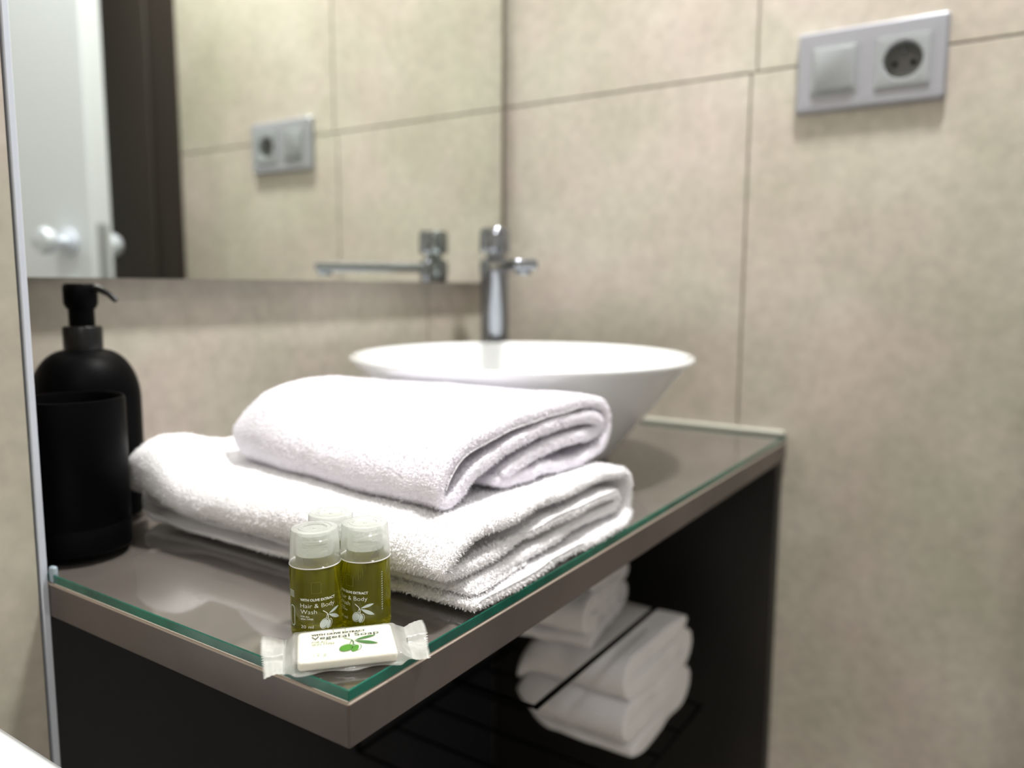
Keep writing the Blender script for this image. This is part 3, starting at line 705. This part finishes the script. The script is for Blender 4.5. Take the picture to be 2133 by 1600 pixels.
# film: loft along u
def wrap_ring(u):
    au = abs(u); n = 56
    if au <= 0.0250: k = 0
    else: k = min(1, (au-0.0250)/0.0065)
    ks = k*k*(3-2*k)
    hw = (SWd/2+0.0012)*(1-ks)+ks*0.0195; top = HS+0.00035; zc = 0.0022
    zt = top*(1-ks)+ks*(zc+0.0006+0.0005*math.sin(u*900)); zb_ = 0.00035*(1-ks)+ks*(zc+0.0002)
    pts = []
    for q in range(n):
        a = 2*PI*q/n; c, s = math.cos(a), math.sin(a); e = 0.30*(1-ks)+ks*0.6
        v = hw*math.copysign(abs(c)**e, c); z = (zt+zb_)/2+(zt-zb_)/2*math.copysign(abs(s)**e, s)
        # loose film: wavy flare at the foot of the long sides and crumples at the ends
        if abs(c) > 0.6 and s < 0.0: v += math.copysign(0.0026*(1-ks)*(0.6+0.4*math.sin(u*260+1))*max(0, -s*2) if abs(c) > 0.5 else 0, c)
        if 0.02 < au < 0.034: z += 0.0007*nz(u, v, z, 190, 3)*(1 if z > 0.002 else 0.2)
        if k >= 1:
            # fins: crimped and curling
            g = au-0.0315; z = zc+g*0.12*(1 if u > 0 else -0.10)+0.0013*nz(v, u, 0, 110, 7+(u > 0))*min(1, g/0.002)+(0.00012 if s > 0 else -0.00012)
            v *= 1+g*6
            if u < 0: v += 0.002*(g/0.009)
        pts.append((u, v, max(z, 0.0003)))
    return pts
us = list(np.linspace(-0.0315, 0.0315, 80))
bmobj('wrapper_film', loft([wrap_ring(u) for u in us], False), M['film'], sp_, True)
def fin(sgn):
    bm = bmesh.new(); nv = 72; nu = 10; rows_ = []
    for i in range(nu+1):
        row = []
        for q in range(nv+1):
            v = -1+2*q/nv; g = 0.0095*i/nu
            u = 0.0313+g
            if i == nu: u += 0.0007*(1 if q % 2 else -1)
            u += 0.0016*math.sin(v*1.6+0.5)*i/nu
            hw = 0.0190+g*0.45
            vv = hw*v+(0.0015*i/nu if sgn < 0 else 0.001*i/nu)
            amp = min(1, i/3)
            z = 0.0026+g*(0.10 if sgn > 0 else 0.04)+amp*0.0020*nz(v*1.9, i*0.09, sgn, 1, 4)+0.00016*math.sin(i*2.4)*amp
            z += 0.0030*math.exp(-((v-(-0.15 if sgn < 0 else 0.1))/0.10)**2)*(1-i/nu*0.5)
            row.append(bm.verts.new((sgn*u, vv, max(z, 0.0004))))
        rows_.append(row)
    for a, b in zip(rows_, rows_[1:]):
        for q in range(nv): bm.faces.new((a[q], a[q+1], b[q+1], b[q]))
    return bm
def fin_film():
    m = M['film'].copy(); m.name = 'crimped_film'
    for n in m.node_tree.nodes:
        if n.type == 'MAP_RANGE': n.inputs[3].default_value = 0.62; n.inputs[4].default_value = 0.9
    return m
M['fin'] = fin_film()
for s in (-1, 1): bmobj('crimped_end', fin(s), M['fin'], sp_, True)
zt_ = HS+0.00055
def flat(bm, dz=0):
    for v in bm.verts: v.co.z = zt_+dz
    return bm
mm = 0.001
bmobj('heading_print', flat(fit_text('WITH OLIVE EXTRACT', 27.6*mm, 1.7*mm, -17.4*mm, 9.4*mm, 0.00010)), M['ink'], sp_)
bmobj('name_print', flat(fit_text('Vegetal Soap', 34.2*mm, 3.6*mm, -17.4*mm, 4.6*mm, 0.00003)), M['ink_mid'], sp_)
bmobj('small_print', join([flat(fit_text('FOR ALL', 8*mm, 1.9*mm, -17.2*mm, 0.7*mm, 0.00004)), flat(fit_text('SKIN TYPES', 11.2*mm, 1.9*mm, -17.2*mm, -2.2*mm, 0.00004))]), M['ink_faint'], sp_)
bmobj('weight_print', flat(fit_text('12 g', 6.5*mm, 3.4*mm, -16.6*mm, -14*mm, 0.00003)), M['ink_pale'], sp_)
fl, ln, lv = olive_art(0.00108, 0.1*mm, -8.2*mm)
bmobj('olive_print', flat(join(fl)), M['olive_green'], sp_)
bmobj('olive_outline', flat(join(ln), 0.00004), M['leaf_green'], sp_)
bmobj('leaf_print', flat(join(lv)), M['leaf_green'], sp_)
bmobj('emblem_outline', flat(ring_bm([(x-2.9*mm, y+14.0*mm) for x, y in rrect(6.4*mm, 5*mm, 0.4*mm, 3)], [(x-2.9*mm, y+14.0*mm) for x, y in rrect(6.0*mm, 4.6*mm, 0.3*mm, 3)])), M['ink_faint'], sp_)
